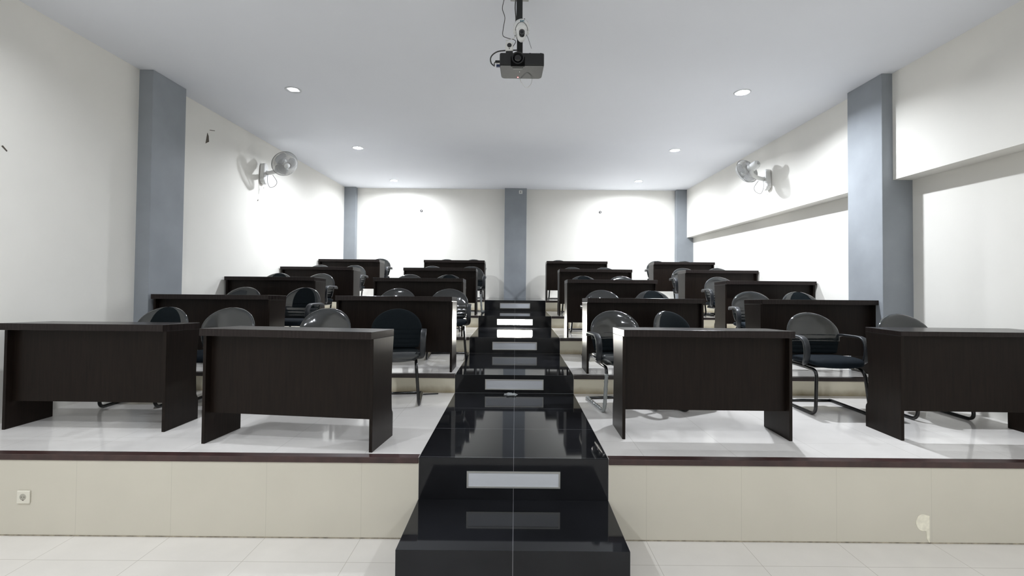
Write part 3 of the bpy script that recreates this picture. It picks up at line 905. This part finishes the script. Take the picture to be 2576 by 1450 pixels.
# cables
def cable(name, pts, r, mat, label, cat):
    bm = bmesh.new(); tube(bm, catmull(pts, 6), r, 8)
    tag(obj(name, bm, mat, smooth=True), label, cat)
Y = 3.50
cable('projector_cable', [(0.0, 3.57, 3.376), (-0.033, 3.56, 3.370), (-0.09, 3.545, 3.36), (-0.146, 3.54, 3.349), (-0.184, 3.54, 3.324), (-0.199, 3.54, 3.294), (-0.192, 3.54, 3.260), (-0.168, 3.54, 3.239)], 0.0048, M['cord'], 'thick black cable looping round the end of the projector', 'cable')
cable('camera_cable', [(-0.098, 3.57, 3.79), (-0.103, 3.56, 3.752), (-0.114, 3.56, 3.685), (-0.095, 3.56, 3.619), (-0.104, 3.56, 3.552), (-0.109, 3.56, 3.483), (-0.073, 3.56, 3.462), (-0.025, 3.56, 3.45), (-0.013, 3.56, 3.432), (-0.034, 3.56, 3.396)], 0.0026, M['cord'], 'thin black wire dangling from the ceiling beside the projector pole', 'cable')
cable('pole_cable', [(-0.013, 3.57, 3.79), (-0.018, 3.565, 3.70), (-0.012, 3.572, 3.62), (-0.014, 3.57, 3.55), (-0.016, 3.565, 3.48)], 0.0045, M['cord'], 'black cable tied along the projector pole', 'cable')
cable('plug_cable', [(-0.160, 3.54, 3.276), (-0.172, 3.54, 3.258), (-0.166, 3.535, 3.246)], 0.003, M['cord'], 'short black wire hanging off the projector power plug', 'cable')
cable('cable_tie', [(0.02, 3.727, 3.262), (0.027, 3.725, 3.214), (0.049, 3.725, 3.18), (0.077, 3.725, 3.155), (0.105, 3.725, 3.177), (0.117, 3.725, 3.209), (0.12, 3.727, 3.262)], 0.0022, M['white_gl'], 'pale plastic loop dangling below the projector', 'strap')
t = empty('ceiling_connector', (-0.086, 3.57, CEIL)); tag(t, 'small black connector where the thin wire leaves the ceiling', 'connector')
bm = bmesh.new(); lathe(bm, [(0.012, 0.0), (0.014, -0.015), (0.010, -0.04), (0.0, -0.042)], 14)
obj('socket', bm, M['black_pl'], t, smooth=True)

# ------------------------------------------------------------------ small things
# power socket on the front riser
t = empty('power_socket', (-3.085, TY[0], 0.243)); tag(t, 'square white power socket on the tan front riser, far left', 'power socket')
bm = bmesh.new(); box(bm, -0.041, 0.041, -0.011, 0.0, -0.041, 0.041); pl = obj('cover_plate', bm, M['socket_white'], t, bevel=0.006, segs=3)
bm = bmesh.new(); lathe(bm, [(0.019, 0.0005), (0.0205, 0.0), (0.0, -0.001)], 28, mat=Matrix.Translation((0, -0.0112, 0.002)) @ Matrix.Rotation(R(90), 4, 'X'))
so = obj('socket_well', bm, plain('socket_shade', (0.42, 0.40, 0.34), 0.6), t, smooth=True)
bm = bmesh.new()
for x in (-0.009, 0.009): lathe(bm, [(0.0028, 0.0), (0.0, 0.0006)], 10, mat=Matrix.Translation((x, -0.0118, 0.002)) @ Matrix.Rotation(R(90), 4, 'X'))
obj('pin_holes', bm, M['dark_mark'], so)
bm = bmesh.new(); box(bm, -0.002, 0.006, -0.0125, -0.0112, -0.020, -0.016); obj('earth_clip', bm, M['dark_mark'], so)
# white plate on the middle column
t = empty('wall_plate', (0.108, 10.92, 3.725)); tag(t, 'small white square plate near the top of the middle back column', 'wall plate')
bm = bmesh.new(); box(bm, -0.04, 0.04, -0.012, 0.0, -0.04, 0.04); obj('cover_plate', bm, M['white_pl'], t, bevel=0.004)
bm = bmesh.new(); box(bm, -0.014, 0.012, -0.015, -0.012, -0.018, 0.018); obj('button', bm, plain('plate_grey', (0.33, 0.32, 0.30), 0.5), t)
# two round fixings on the back wall
for x, z, lab in ((-2.185, 3.295, 'small round dark fixing on the back wall, left of the middle column'), (1.955, 3.30, 'small round dark fixing on the back wall, right of the middle column')):
    t = empty('wall_fixing', (x, YB, z)); tag(t, lab, 'wall fixing', 'round fixings on the back wall')
    bm = bmesh.new(); lathe(bm, [(0.030, 0.0), (0.030, 0.010), (0.020, 0.014), (0.019, 0.006), (0.0, 0.006)], 24, mat=Matrix.Rotation(R(90), 4, 'X')); obj('ring', bm, M['cord'], t, smooth=True)
    bm = bmesh.new(); box(bm, -0.006, 0.010, -0.012, -0.006, -0.016, 0.016); obj('core', bm, M['white_pl'], t)
# black strip lying on the first tier
bm = bmesh.new(); box(bm, -0.075, 0.075, -0.007, 0.007, 0.0, 0.010)
o = obj('plastic_strip', bm, M['black_pl'], bevel=0.002); o.location = (-0.83, 4.775, TZ[0]); o.rotation_euler = (0, 0, R(14))
tag(o, 'short black plastic strip lying on the floor left of the steps', 'strip')
# crumpled clear plastic on the walkway
bm = bmesh.new()
bmesh.ops.create_icosphere(bm, subdivisions=3, radius=0.05)
rng = random.Random(2)
for v in bm.verts:
    k = 1 + 0.25 * math.sin(v.co.x * 120 + 1) * math.cos(v.co.y * 90) + rng.uniform(-0.12, 0.12)
    v.co = Vector((v.co.x * 1.15 * k, v.co.y * 0.9 * k, max(0.0, v.co.z * 0.30 * k + 0.008)))
o = obj('plastic_scrap', bm, M['film_wrap']); o.location = (-0.035, 4.765, TZ[0])
tag(o, 'crumpled clear plastic scrap on the black walkway below the second strip light', 'plastic scrap')
